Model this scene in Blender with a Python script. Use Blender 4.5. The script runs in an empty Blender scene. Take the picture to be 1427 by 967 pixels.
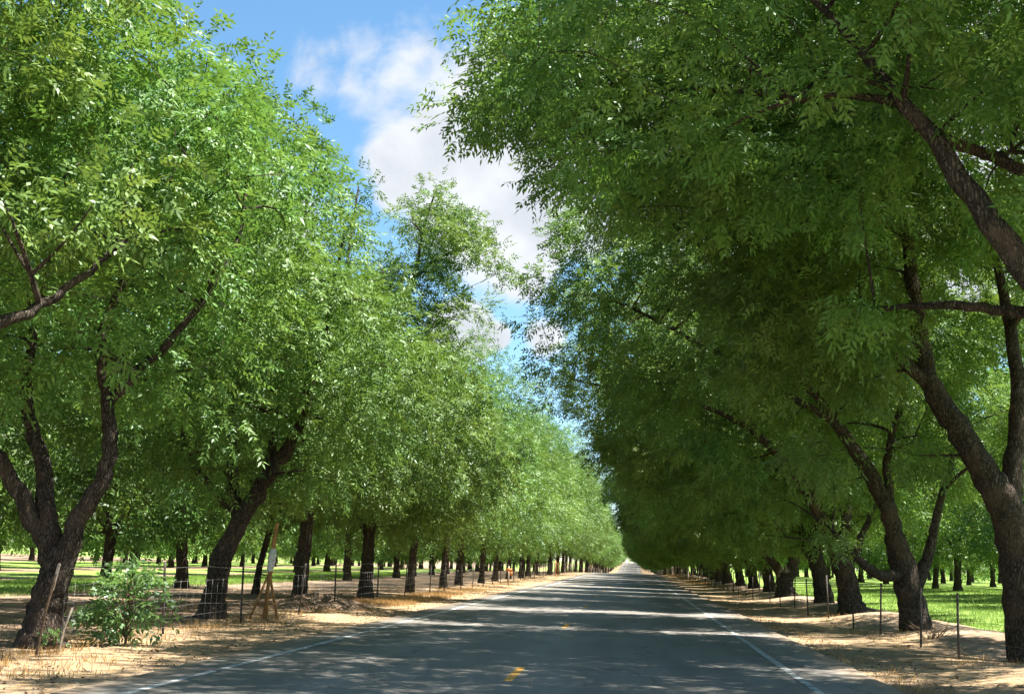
import bpy, math, random
import numpy as np
from mathutils import Vector, Matrix

# ------------------------------------------------------------------ camera, sky, sun, exposure
scene = bpy.context.scene
COL = scene.collection
F_PX, W_PX, H_PX = 1700.0, 1427.0, 967.0
CAM_H = 1.42
def unit(v):
    v = np.asarray(v, float); return v / np.linalg.norm(v)
ROLL = math.radians(2.0)
v_fwd = unit([882 - W_PX / 2, -(789 - H_PX / 2), -F_PX])             # the road's direction seen in camera axes
e_hor = np.array([math.cos(ROLL), -math.sin(ROLL), 0.0])
v_up = unit(np.cross(e_hor, v_fwd))
if v_up[1] < 0: v_up = -v_up
v_right = np.cross(v_fwd, v_up)
R = np.array([v_right, v_fwd, v_up])                                   # camera axes -> world axes
cam_d = bpy.data.cameras.new('camera'); cam = bpy.data.objects.new('camera', cam_d); COL.objects.link(cam)
cam_d.sensor_width = 36.0; cam_d.lens = 36.0 * F_PX / W_PX
cam_d.clip_start = 0.1; cam_d.clip_end = 6000
M4 = Matrix.Identity(4)
for i in range(3):
    for j in range(3): M4[i][j] = R[i][j]
M4[2][3] = CAM_H
cam.matrix_world = M4
scene.camera = cam
def ray(px, py):
    return R @ unit([px - W_PX / 2, -(py - H_PX / 2), -F_PX])
def at(px, py, Y):                                                     # the point at distance Y along the road seen at that place
    d = ray(px, py); k = Y / d[1]
    return np.array([d[0] * k, Y, CAM_H + d[2] * k])

SUN_EL, SUN_AZ = math.radians(66), math.radians(80)                    # azimuth clockwise from the road's direction (+Y): from the right
sun_dir = Vector((math.sin(SUN_AZ) * math.cos(SUN_EL), math.cos(SUN_AZ) * math.cos(SUN_EL), math.sin(SUN_EL)))
sd = bpy.data.lights.new('sun', 'SUN'); sd.energy = 5.0; sd.angle = math.radians(0.53); sd.color = (1.0, 0.955, 0.88)
sun = bpy.data.objects.new('sun', sd); COL.objects.link(sun)
sun.rotation_euler = sun_dir.to_track_quat('Z', 'Y').to_euler()

scene.view_settings.view_transform = 'Standard'; scene.view_settings.look = 'None'
scene.view_settings.gamma = 1.0; scene.view_settings.exposure = 1.87
scene.render.engine = 'CYCLES'
cy = scene.cycles
cy.max_bounces = 6; cy.diffuse_bounces = 2; cy.glossy_bounces = 2; cy.transmission_bounces = 2; cy.transparent_max_bounces = 4
cy.caustics_reflective = False; cy.caustics_refractive = False; cy.sample_clamp_indirect = 4.0

class NT:                                                              # small helper for node trees
    def __init__(s, tree): s.t = tree; tree.nodes.clear()
    def n(s, typ, ins=None, **props):
        nd = s.t.nodes.new(typ)
        for k, v in props.items(): setattr(nd, k, v)
        for k, v in (ins or {}).items():
            if isinstance(v, bpy.types.NodeSocket): s.t.links.new(v, nd.inputs[k])
            else: nd.inputs[k].default_value = v
        return nd
    def math(s, op, a, b=0.0, clamp=False):
        return s.n('ShaderNodeMath', {0: a, 1: b}, operation=op, use_clamp=clamp).outputs[0]
    def ramp(s, fac, a, b, to0=0.0, to1=1.0):
        return s.n('ShaderNodeMapRange', {'Value': fac, 'From Min': a, 'From Max': b, 'To Min': to0, 'To Max': to1}, interpolation_type='SMOOTHSTEP').outputs[0]
    def mix(s, fac, a, b):
        nd = s.t.nodes.new('ShaderNodeMix'); nd.data_type = 'RGBA'
        for i, v in ((0, fac), (6, a), (7, b)):
            if isinstance(v, bpy.types.NodeSocket): s.t.links.new(v, nd.inputs[i])
            else: nd.inputs[i].default_value = v if i == 0 else (*v, 1.0)
        return nd.outputs[2]
    def noise(s, vec, scale, detail=4.0, rough=0.55, dist=0.0):
        return s.n('ShaderNodeTexNoise', {'Vector': vec, 'Scale': scale, 'Detail': detail, 'Roughness': rough, 'Distortion': dist}).outputs['Fac']

world = bpy.data.worlds.new('World'); scene.world = world; world.use_nodes = True
nt = NT(world.node_tree)
sky = nt.n('ShaderNodeTexSky', sky_type='NISHITA', sun_disc=False, sun_elevation=SUN_EL, sun_rotation=SUN_AZ,
           altitude=1200.0, air_density=1.0, dust_density=0.25, ozone_density=3.0)
tc = nt.n('ShaderNodeTexCoord').outputs['Generated']
# clouds: soft bodies at chosen directions of the sky, broken up by fractal noise
bodies = [((650, 240), .080, 1.0), ((710, 180), .080, .95), ((720, 270), .080, 1.0), ((735, 350), .042, 1.0), ((580, 130), .07, .50), ((440, 95), .045, .50), ((510, 105), .06, .46), ((570, 230), .045, .85), ((800, 250), .08, 1.0),
          ((640, 468), .030, 1.0), ((690, 470), .014, .85), ((950, 150), .14, 1.0), ((1150, 200), .16, 1.0), ((1380, 230), .16, 1.0), ((390, 330), .05, .8), ((545, 275), .022, .8),
          ((620, 60), .05, .25), ((760, 470), .02, .5), ((150, 250), .06, .7), ((1000, 420), .08, .8)]
cur = None
for (p, r, a) in bodies:
    d = ray(*p)
    dist = nt.n('ShaderNodeVectorMath', {0: tc, 1: tuple(d)}, operation='DISTANCE').outputs['Value']
    f = nt.math('MULTIPLY', nt.ramp(dist, r * 1.45, r * 0.25), a)
    cur = f if cur is None else nt.math('MAXIMUM', cur, f)
n1 = nt.noise(tc, 9.0, 9.0, 0.56, 0.35)
n2 = nt.noise(tc, 30.0, 6.0, 0.6, 0.5)
gen = nt.math('MULTIPLY', nt.ramp(nt.noise(tc, 2.6, 7.0, 0.55, 0.2), 0.50, 0.70), 0.9)
sep = nt.n('ShaderNodeSeparateXYZ', {0: tc})
back = nt.ramp(sep.outputs['Y'], 0.80, 0.60)                          # ordinary broken cloud in the rest of the sky
cur = nt.math('MAXIMUM', cur, nt.math('MULTIPLY', gen, back))
wob = nt.math('ADD', nt.math('MULTIPLY', nt.math('SUBTRACT', n1, 0.5), 1.25), nt.math('MULTIPLY', nt.math('SUBTRACT', n2, 0.5), 0.45))
dens = nt.math('ADD', cur, wob)
mask = nt.math('MULTIPLY', nt.ramp(dens, 0.26, 0.66), 0.97)
shade = nt.ramp(nt.math('ADD', nt.noise(tc, 13.0, 6.0, 0.55, 0.2), nt.math('MULTIPLY', dens, 0.12)), 0.45, 0.72)
ccol = nt.mix(shade, (4.9, 5.05, 5.3), (3.9, 4.1, 4.4))
hsv = nt.n('ShaderNodeHueSaturation', {'Hue': .488, 'Saturation': 1.08, 'Value': 1.22, 'Color': sky.outputs[0]}).outputs[0]
out = nt.mix(mask, (0, 0, 0), (0, 0, 0)); mixn = out.node
nt.t.links.new(hsv, mixn.inputs[6]); nt.t.links.new(ccol, mixn.inputs[7])
bg = nt.n('ShaderNodeBackground', {'Color': out, 'Strength': 0.055})
nt.n('ShaderNodeOutputWorld', {'Surface': bg.outputs[0]})

# ------------------------------------------------------------------ helpers
rng = np.random.default_rng(7)
random.seed(7)
def tag(o, label=None, cat=None, group=None, kind=None):
    if label: o['label'] = label
    if cat: o['category'] = cat
    if group: o['group'] = group
    if kind: o['kind'] = kind
    return o
def link(o, parent=None):
    COL.objects.link(o)
    if parent is not None: o.parent = parent
    return o
def empty(name, loc):
    o = bpy.data.objects.new(name, None); o.empty_display_size = 0.3; o.location = loc; return link(o)
def mesh_np(name, V, F, mat, smooth=False, UV=None):                   # F: (n, k) array of faces with k corners
    V = np.ascontiguousarray(V, np.float32); F = np.ascontiguousarray(F, np.int32)
    me = bpy.data.meshes.new(name); k = F.shape[1]; n = len(F)
    me.vertices.add(len(V)); me.vertices.foreach_set('co', V.ravel())
    me.loops.add(n * k); me.loops.foreach_set('vertex_index', F.ravel())
    me.polygons.add(n); me.polygons.foreach_set('loop_start', np.arange(0, n * k, k, dtype=np.int32))
    if smooth: me.polygons.foreach_set('use_smooth', np.ones(n, bool))
    if UV is not None:
        uv = me.uv_layers.new(name='UVMap'); uv.data.foreach_set('uv', np.ascontiguousarray(UV[F.ravel()], np.float32).ravel())
    me.update(calc_edges=True); me.validate()
    me.materials.append(mat)
    return me
def obj_np(name, V, F, mat, parent=None, smooth=False, UV=None):
    o = bpy.data.objects.new(name, mesh_np(name, V, F, mat, smooth, UV)); return link(o, parent)
class MB:                                                              # collects tubes and boxes into one mesh
    def __init__(s): s.V = []; s.F = []; s.n = 0
    def add(s, V, F):
        s.V.append(np.asarray(V, float)); s.F.append(np.asarray(F, int) + s.n); s.n += len(V)
    def tube(s, P, rad, sides=6, rough=0.0):
        P = np.asarray(P, float); m = len(P); rad = np.asarray(rad, float) * np.ones(m)
        T = np.gradient(P, axis=0); T /= np.linalg.norm(T, axis=1)[:, None] + 1e-9
        ref = np.array([0., 0., 1.]) if abs(T[0, 2]) < .8 else np.array([1., 0., 0.])
        A = np.cross(T, ref); A /= np.linalg.norm(A, axis=1)[:, None] + 1e-9; B = np.cross(T, A)
        an = np.linspace(0, 2 * np.pi, sides, endpoint=False)
        rr = rad[:, None] * (1 + (rough * rng.uniform(-1, 1, (m, sides)) if rough else 0))
        V = P[:, None] + rr[..., None] * (np.cos(an)[None, :, None] * A[:, None] + np.sin(an)[None, :, None] * B[:, None])
        V = V.reshape(-1, 3); i = np.arange(m - 1)[:, None] * sides; j = np.arange(sides)[None]; j2 = (j + 1) % sides
        F = np.stack([i + j, i + j2, i + sides + j2, i + sides + j], -1).reshape(-1, 4)
        # end cap (collapsed ring)
        V = np.vstack([V, V[-sides:] * 0 + P[-1] + T[-1] * rad[-1] * .5]); k0 = (m - 1) * sides
        jj = np.arange(sides); F = np.vstack([F, np.stack([k0 + jj, k0 + (jj + 1) % sides, k0 + sides + (jj + 1) % sides, k0 + sides + jj], -1)])
        s.add(V, F)
    def box(s, c, size, ax=None):
        c = np.asarray(c, float); h = np.asarray(size, float) / 2
        q = np.array([[x, y, z] for x in (-1, 1) for y in (-1, 1) for z in (-1, 1)]) * h
        if ax is not None: q = q @ np.asarray(ax)
        s.add(q + c, [[0, 1, 3, 2], [4, 6, 7, 5], [0, 4, 5, 1], [2, 3, 7, 6], [0, 2, 6, 4], [1, 5, 7, 3]])
    def get(s): return np.vstack(s.V), np.vstack(s.F)
    def obj(s, name, mat, parent=None, smooth=False):
        V, F = s.get(); return obj_np(name, V, F, mat, parent, smooth)

# ------------------------------------------------------------------ the lie of the land
PY = [-200, 0, 60, 165, 250, 330, 460, 600, 760, 1000, 3500]
PZ = [0, 0, .12, .42, -.2, -.9, -.7, 1.6, 3.4, 4.0, 4.0]
CX = [-3000, -60, -30, -20, -16, -13, -11, -9.3, -8, -6.6, -5.62, -5.5, 3.2, 3.3, 4.4, 5.6, 6.8, 7.8, 8.8, 10, 14, 22, 60, 3000]
CZ = [-.3, -.3, -.25, -.22, -.2, -.12, -.05, -.02, -.03, -.04, -.04, -.04, -.04, -.05, -.04, .0, .09, .10, .02, -.06, .12, .45, .6, .6]
def sm_interp(x, xs, ys):
    xs = np.asarray(xs, float); ys = np.asarray(ys, float); x = np.asarray(x, float)
    i = np.clip(np.searchsorted(xs, x) - 1, 0, len(xs) - 2); t = np.clip((x - xs[i]) / (xs[i + 1] - xs[i]), 0, 1)
    t = t * t * (3 - 2 * t); return ys[i] * (1 - t) + ys[i + 1] * t
def road_z(y): return sm_interp(y, PY, PZ)
def wob2(x, y):
    return (np.sin(x * 1.7 + y * .6) * np.sin(y * .83 - x * .4) + .6 * np.sin(x * 3.1 - y * 1.9 + 2) * np.sin(y * 2.3 + x)) * .5
def gz(x, y):
    x = np.asarray(x, float); y = np.asarray(y, float)
    off = np.clip(np.maximum(-5.75 - x, x - 3.5) / 1.5, 0, 1)
    hump = np.exp(-((x - 7.4) / 1.5) ** 2) * .20 * (np.sin(y * 2 * np.pi / 9.0 + 1.0)) + np.exp(-((x + 9.2) / 1.5) ** 2) * .03 * (1 + np.minimum(1, np.maximum(0, (y - 30) / 20))) * np.sin(y * 2 * np.pi / 8.6)
    return road_z(y) + sm_interp(x, CX, CZ) + off * (.035 * wob2(x, y) + hump)

# ------------------------------------------------------------------ materials
def new_mat(name):
    m = bpy.data.materials.new(name); m.use_nodes = True; return m, NT(m.node_tree)
def bsdf_out(t, col, rough=.9, spec=.2, bump=None, bump_s=.5, bump_d=.02, metal=0.0):
    ins = {'Base Color': col if isinstance(col, bpy.types.NodeSocket) else (*col, 1), 'Roughness': rough, 'Specular IOR Level': spec, 'Metallic': metal}
    b = t.n('ShaderNodeBsdfPrincipled', ins)
    if bump is not None:
        bp = t.n('ShaderNodeBump', {'Strength': bump_s, 'Distance': bump_d, 'Height': bump}); t.t.links.new(bp.outputs[0], b.inputs['Normal'])
    t.n('ShaderNodeOutputMaterial', {'Surface': b.outputs[0]}); return b

def leaf_mat(name, c1, c2, c3, tr=.5, glossy=.07):
    m, t = new_mat(name)
    g = t.n('ShaderNodeNewGeometry'); isl = g.outputs['Random Per Island']
    pos = g.outputs['Position']
    clump = t.ramp(t.noise(pos, .55, 2.0), .38, .66)
    c = t.mix(isl, c1, c2); cc = t.mix(t.math('MULTIPLY', clump, .55), (0, 0, 0), c3); t.t.links.new(c, cc.node.inputs[6])
    orn = t.n('ShaderNodeObjectInfo').outputs['Random']
    cc = t.n('ShaderNodeHueSaturation', {'Hue': t.ramp(orn, 0, 1, .492, .512), 'Value': t.ramp(t.math('FRACT', t.math('MULTIPLY', orn, 7.3)), 0, 1, .82, 1.15), 'Color': cc}).outputs[0]
    dif = t.n('ShaderNodeBsdfDiffuse', {'Color': cc})
    hs = t.n('ShaderNodeHueSaturation', {'Hue': .490, 'Saturation': 1.06, 'Value': 1.25, 'Color': cc}).outputs[0]
    trn = t.n('ShaderNodeBsdfTranslucent', {'Color': hs})
    mx = t.n('ShaderNodeMixShader', {0: tr, 1: dif.outputs[0], 2: trn.outputs[0]})
    gl = t.n('ShaderNodeBsdfGlossy', {'Color': (.9, .95, 1, 1), 'Roughness': .48})
    lw = t.n('ShaderNodeLayerWeight', {'Blend': .25}).outputs['Facing']
    fac = t.math('MULTIPLY', t.math('ADD', t.math('MULTIPLY', lw, 1.6), 1.0), glossy)
    m2 = t.n('ShaderNodeMixShader', {0: fac, 1: mx.outputs[0], 2: gl.outputs[0]})
    t.n('ShaderNodeOutputMaterial', {'Surface': m2.outputs[0]})
    return m
M_leaf = leaf_mat('pecan_leaf', (.080, .165, .032), (.136, .238, .050), (.205, .292, .056), .30, .020)
M_leaf2 = leaf_mat('sapling_leaf', (.10, .22, .055), (.16, .30, .085), (.18, .32, .08), .45, .04)

m, t = new_mat('pecan_bark'); M_bark = m
p = t.n('ShaderNodeTexCoord').outputs['Object']
pw = t.n('ShaderNodeVectorMath', {0: p, 1: t.n('ShaderNodeVectorMath', {0: t.n('ShaderNodeTexNoise', {'Vector': p, 'Scale': 5.0, 'Detail': 5.0}).outputs['Color'], 'Scale': .16}, operation='SCALE').outputs[0]}, operation='ADD').outputs[0]
ps = t.n('ShaderNodeMapping', {'Vector': pw, 'Scale': (1, 1, .2)}).outputs[0]
v = t.n('ShaderNodeTexVoronoi', {'Vector': ps, 'Scale': 30.0, 'Randomness': 1.0}, feature='DISTANCE_TO_EDGE').outputs[0]
n = t.noise(ps, 14, 6, .65, .6)
hgt = t.math('ADD', t.math('MULTIPLY', t.ramp(v, 0, .3), .35), n)
c = t.mix(t.ramp(hgt, .42, .98), (.034, .028, .023), (.150, .118, .092))
c2 = t.mix(t.ramp(t.noise(p, 1.4, 3), .45, .7), (0, 0, 0), (.17, .115, .08)); c2n = c2.node; t.t.links.new(c, c2n.inputs[6])
sc = t.math('MULTIPLY', t.ramp(t.noise(p, 1.4, 3), .48, .72), .55); t.t.links.new(sc, c2n.inputs[0])
bsdf_out(t, c2, .95, .12, hgt, 1.0, .09)

m, t = new_mat('asphalt'); M_asph = m
p = t.n('ShaderNodeNewGeometry').outputs['Position']; sx = t.n('ShaderNodeSeparateXYZ', {0: p})
fine = t.noise(p, 55, 4, .7); big = t.noise(t.n('ShaderNodeMapping', {'Vector': p, 'Scale': (1.2, .16, 1)}).outputs[0], 1.0, 5, .6, .4)
def bump_at(x0, w):
    return t.ramp(t.math('ABSOLUTE', t.math('SUBTRACT', sx.outputs[0], x0)), w, 0)
tr = t.math('ADD', t.math('ADD', bump_at(-4.0, .55), bump_at(-2.35, .5)), t.math('ADD', bump_at(-.55, .5), bump_at(1.2, .55)))
base = t.mix(t.ramp(big, .3, .72), (.150, .135, .116), (.220, .203, .178))
base = t.mix(t.math('MULTIPLY', tr, .30), (0, 0, 0), (.105, .097, .085)); t.t.links.new(t.mix(t.ramp(big, .3, .72), (.160, .146, .126), (.232, .214, .188)), base.node.inputs[6])
sp = t.mix(t.ramp(fine, .62, .80), (0, 0, 0), (.22, .21, .20)); t.t.links.new(base, sp.node.inputs[6])
crk = t.n('ShaderNodeTexVoronoi', {'Vector': t.n('ShaderNodeVectorMath', {0: p, 1: t.n('ShaderNodeTexNoise', {'Vector': p, 'Scale': 1.3, 'Detail': 5.0}).outputs['Color']}, operation='ADD').outputs[0], 'Scale': .34}, feature='DISTANCE_TO_EDGE').outputs[0]
ck = t.mix(t.math('MULTIPLY', t.ramp(crk, .014, .004), .45), (0, 0, 0), (.022, .023, .024)); t.t.links.new(sp, ck.node.inputs[6])
# dust drifting in from the edges
edge = t.math('MAXIMUM', t.ramp(sx.outputs[0], 2.35, 3.3), t.ramp(sx.outputs[0], -4.9, -5.65))
dustm = t.math('MULTIPLY', t.ramp(t.math('ADD', edge, t.math('MULTIPLY', t.noise(p, 2.3, 6, .65), .9)), .85, 1.6), .75)
du = t.mix(dustm, (0, 0, 0), (.27, .19, .12)); t.t.links.new(ck, du.node.inputs[6])
bsdf_out(t, du, .66, .42, t.math('ADD', fine, t.noise(p, 140, 2)), .5, .006)

def ground_nodes(name):
    m, t = new_mat(name)
    p = t.n('ShaderNodeNewGeometry').outputs['Position']; sx = t.n('ShaderNodeSeparateXYZ', {0: p})
    nb = t.noise(p, .45, 6, .6, .3); nf = t.noise(p, 7, 7, .68); nv = t.noise(p, 42, 3, .7)
    c = t.mix(t.ramp(nb, .33, .68), (.250, .178, .118), (.40, .30, .21))
    d = t.mix(t.math('MULTIPLY', t.ramp(nf, .50, .72), .65), (0, 0, 0), (.135, .088, .050)); t.t.links.new(c, d.node.inputs[6])
    s = t.mix(t.math('MULTIPLY', t.ramp(nv, .58, .74), .5), (0, 0, 0), (.46, .34, .20)); t.t.links.new(d, s.node.inputs[6])
    # straw coloured strip along both shoulders
    sh = t.math('ADD', t.math('MULTIPLY', t.ramp(sx.outputs[0], -5.4, -6.2), t.ramp(sx.outputs[0], -10.5, -8.0)), t.math('MULTIPLY', t.ramp(sx.outputs[0], 2.9, 3.9), t.ramp(sx.outputs[0], 7.2, 5.2)))
    st = t.mix(t.math('MULTIPLY', sh, t.ramp(t.math('ADD', nf, t.math('MULTIPLY', nb, .5)), .58, .95)), (0, 0, 0), (.44, .30, .15)); t.t.links.new(s, st.node.inputs[6])
    # brown leaf-littered floor under the roadside trees on the left
    un = t.math('MULTIPLY', t.ramp(sx.outputs[0], -8.2, -9.4), t.ramp(t.noise(p, 1.1, 5, .6), .25, .6))
    ul = t.mix(t.math('MULTIPLY', un, .6), (0, 0, 0), (.235, .160, .110)); t.t.links.new(st, ul.node.inputs[6])
    # green strips between the orchard rows
    ng = t.math('MULTIPLY', t.math('SUBTRACT', t.noise(p, .16, 4, .6), .5), 7.0)
    xl = t.math('ADD', sx.outputs[0], ng)
    def band(a, b, s=.9): return t.math('MULTIPLY', t.ramp(xl, a - s, a + s), t.ramp(xl, b + s, b - s))
    def rband(a, b, s=.35):
        xr = t.math('ADD', sx.outputs[0], t.math('MULTIPLY', t.math('SUBTRACT', t.noise(p, .9, 4, .6), .5), 1.6))
        return t.math('MULTIPLY', t.ramp(xr, a - s, a + s), t.ramp(xr, b + 3, b - 3))
    gm = t.math('MAXIMUM', t.math('MAXIMUM', band(-27, -20.3), band(-36, -30)), t.math('MAXIMUM', rband(9.6, 400), t.math('MAXIMUM', band(-55, -40), t.ramp(sx.outputs[0], -80, -120))))
    gcol = t.mix(t.ramp(t.noise(p, 1.6, 5, .65), .35, .65), (.135, .235, .045), (.250, .330, .085))
    gg = t.mix(t.math('MULTIPLY', gm, t.ramp(t.noise(p, 3.5, 4, .7), .24, .42)), (0, 0, 0), (0, 0, 0)); t.t.links.new(ul, gg.node.inputs[6]); t.t.links.new(gcol, gg.node.inputs[7])
    bsdf_out(t, gg, .97, .1, t.math('ADD', nf, t.math('MULTIPLY', nv, .5)), .8, .05)
    return m
M_ground = ground_nodes('orchard_ground')

def simple(name, c1, c2, scale=9, rough=.9, spec=.2, th=(.35, .65), bump=.4, metal=0.0):
    m, t = new_mat(name); p = t.n('ShaderNodeTexCoord').outputs['Object']
    n = t.noise(p, scale, 6, .62, .3)
    bsdf_out(t, t.mix(t.ramp(n, *th), c1, c2), rough, spec, n, bump, .01, metal); return m
def paint(name, col, worn=.52):
    m, t = new_mat(name); p = t.n('ShaderNodeNewGeometry').outputs['Position']
    n = t.math('ADD', t.math('MULTIPLY', t.noise(p, 26, 5, .72), .6), t.math('MULTIPLY', t.noise(p, 2.2, 4, .6), .5))
    bsdf_out(t, t.mix(t.ramp(n, worn, worn + .14), col, (.09, .095, .095)), .8, .3, n, .3, .004); return m
M_white = paint('white_road_paint', (.44, .445, .42), .53)
M_yellow = paint('yellow_road_paint', (.56, .30, .07), .62)
M_steel = simple('rusty_steel_post', (.030, .036, .030), (.085, .055, .040), 20, .7, .4)
M_wire = simple('galvanised_wire', (.32, .32, .30), (.22, .20, .18), 30, .45, .5, metal=.7)
M_palepost = simple('weathered_pale_post', (.44, .37, .29), (.28, .22, .17), 14)
M_stake = simple('orange_brown_timber', (.42, .235, .085), (.24, .125, .05), 18)
M_wrap = simple('white_wrap', (.74, .74, .70), (.50, .49, .46), 22, .7, .3)
M_orange = simple('orange_marker', (.62, .21, .05), (.45, .15, .04), 16, .6, .4)
M_twig = simple('dead_twig', (.17, .115, .07), (.09, .06, .04), 20)
M_soil = simple('loose_soil', (.27, .19, .13), (.17, .12, .08), 6, bump=1.0)
M_stone = simple('pebble', (.34, .27, .20), (.16, .12, .09), 8)
def blade_mat(name, a, b, tr=.3):
    m, t = new_mat(name); isl = t.n('ShaderNodeNewGeometry').outputs['Random Per Island']
    c = t.mix(isl, a, b); d = t.n('ShaderNodeBsdfDiffuse', {'Color': c}); q = t.n('ShaderNodeBsdfTranslucent', {'Color': c})
    mx = t.n('ShaderNodeMixShader', {0: tr, 1: d.outputs[0], 2: q.outputs[0]}); t.n('ShaderNodeOutputMaterial', {'Surface': mx.outputs[0]}); return m
M_straw = blade_mat('straw', (.50, .33, .14), (.33, .20, .085))
M_grass = blade_mat('green_grass', (.14, .26, .045), (.29, .39, .10), .4)
M_litter = blade_mat('leaf_litter', (.20, .12, .06), (.085, .055, .035), .1)

# ------------------------------------------------------------------ ground sheet and road
def axis(parts):
    out = []
    for a, b, s in parts: out += list(np.arange(a, b, s))
    return np.array(out + [parts[-1][1]])
xs = axis([(-3000, -300, 300), (-300, -60, 20), (-60, -14, 2), (-14, -5.7, .25), (-5.7, 3.4, .65), (3.4, 10.5, .25), (10.5, 60, 2), (60, 300, 20), (300, 3000, 300)])
ys = axis([(-60, 8, 4), (8, 60, .35), (60, 170, 1.2), (170, 800, 8), (800, 3500, 150)])
X, Y = np.meshgrid(xs, ys); Z = gz(X, Y)
V = np.stack([X, Y, Z], -1).reshape(-1, 3); nx, ny = len(xs), len(ys)
i = (np.arange(ny - 1)[:, None] * nx + np.arange(nx - 1)[None]).ravel()
Fq = np.stack([i, i + 1, i + nx + 1, i + nx], -1)
tag(obj_np('ground', V, Fq, M_ground, smooth=True), kind='structure')

def strip(name, x0, x1, y0, y1, dz, mat, parent=None, wav=0.0, step=2.0, cols=2, skirt=0.0):
    yy = np.arange(y0, y1 + 1e-6, step) if y1 - y0 > step else np.linspace(y0, y1, 3)
    rows = []
    for y in yy:
        l = x0 + wav * (math.sin(y * 1.9) * .5 + math.sin(y * .47 + 1) * .7 + random.uniform(-.4, .4)); r = x1 + wav * (math.sin(y * 1.55 + 2) * .5 + math.sin(y * .39) * .7 + random.uniform(-.4, .4))
        xx = np.linspace(l, r, cols)
        row = [(x, y, road_z(y) + dz) for x in xx]
        if skirt: row = [(l - .06, y, road_z(y) + dz - skirt)] + row + [(r + .06, y, road_z(y) + dz - skirt)]
        rows.append(row)
    m = len(rows[0]); V = np.array(rows).reshape(-1, 3); k = (np.arange(len(yy) - 1)[:, None] * m + np.arange(m - 1)[None]).ravel()
    return obj_np(name, V, np.stack([k, k + 1, k + m + 1, k + m], -1), mat, parent)
road = tag(strip('road', -5.62, 3.30, -60, 1000, 0.0, M_asph, wav=.05, step=.7, cols=5, skirt=.07), kind='structure')
strip('edge_line', -5.02, -4.91, -60, 700, .004, M_white, road, wav=.008)
strip('edge_line', 2.17, 2.28, -60, 700, .004, M_white, road, wav=.008)
y = 15.0 - 12.2
while y < 420:
    strip('centre_dash', -1.53, -1.42, y, y + 3.4, .004, M_yellow, road); y += 12.2

# ------------------------------------------------------------------ trees
def norm(a): return a / (np.linalg.norm(a, axis=-1, keepdims=True) + 1e-9)
def leaf_cloud(rg, C, Rc, counts, axis_c, L=(.26, .42), ll=.135, lw=.042, pairs=4, flat=.75):
    idx = np.repeat(np.arange(len(C)), counts); N = len(idx)
    g = norm(rg.normal(size=(N, 3))); rad = Rc[idx] * rg.uniform(0, 1, N) ** .45
    P = C[idx] + g * rad[:, None] * np.array([1, 1, flat])
    out = norm(P - axis_c)
    A = norm(g * .55 + out * .55 + rg.normal(size=(N, 3)) * .42 + np.array([0, 0, -.30]))
    S = norm(np.cross(A, norm(rg.normal(size=(N, 3)) * .55 + np.array([0, 0, 1.0])))); Nn = np.cross(S, A)
    Ls = rg.uniform(*L, N)
    ts, sd = [], []
    for k in range(pairs): ts += [(.25 + .65 * k / max(1, pairs - 1))] * 2; sd += [-1, 1]
    ts += [1.0]; sd += [0]; ts = np.array(ts); sd = np.array(sd, float); K = len(ts)
    droop = -.16 * Ls[:, None] * ts[None] ** 2
    base = P[:, None] + A[:, None] * (Ls[:, None] * ts[None])[..., None]; base[..., 2] += droop
    D = norm(A[:, None] * (.55 + .45 * (sd == 0))[None, :, None] + S[:, None] * (sd * .9)[None, :, None] + rg.normal(size=(N, K, 3)) * .20 + np.array([0, 0, -.16]))
    Wd = norm(np.cross(Nn[:, None] + rg.normal(size=(N, K, 3)) * .28, D))
    ln = (ll * rg.uniform(.5, 1.3, (N, K)))[..., None]; hw = (lw * .5 * rg.uniform(.8, 1.2, (N, K)))[..., None]
    tip = base + D * ln; tip[..., 2] -= ln[..., 0] * .12
    V = np.stack([base, base + D * ln * .42 + Wd * hw, tip, base + D * ln * .46 - Wd * hw], 2).reshape(-1, 3)
    F = np.arange(N * K * 4).reshape(-1, 4)
    return V, F
def bez(p0, p1, p2, n):
    t = np.linspace(0, 1, n)[:, None]; return (1 - t) ** 2 * p0 + 2 * t * (1 - t) * p1 + t * t * p2
def smooth_poly(P, n_per=5):                                          # Catmull-Rom
    P = np.asarray(P, float); Q = np.vstack([2 * P[0] - P[1], P, 2 * P[-1] - P[-2]]); out = []
    for i in range(1, len(Q) - 2):
        for k in range(n_per):
            t = k / n_per; a, b, c, d = Q[i - 1], Q[i], Q[i + 1], Q[i + 2]
            out.append(.5 * ((2 * b) + (-a + c) * t + (2 * a - 5 * b + 4 * c - d) * t * t + (-a + 3 * b - 3 * c + d) * t ** 3))
    out.append(Q[-2]); return np.array(out)
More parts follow.
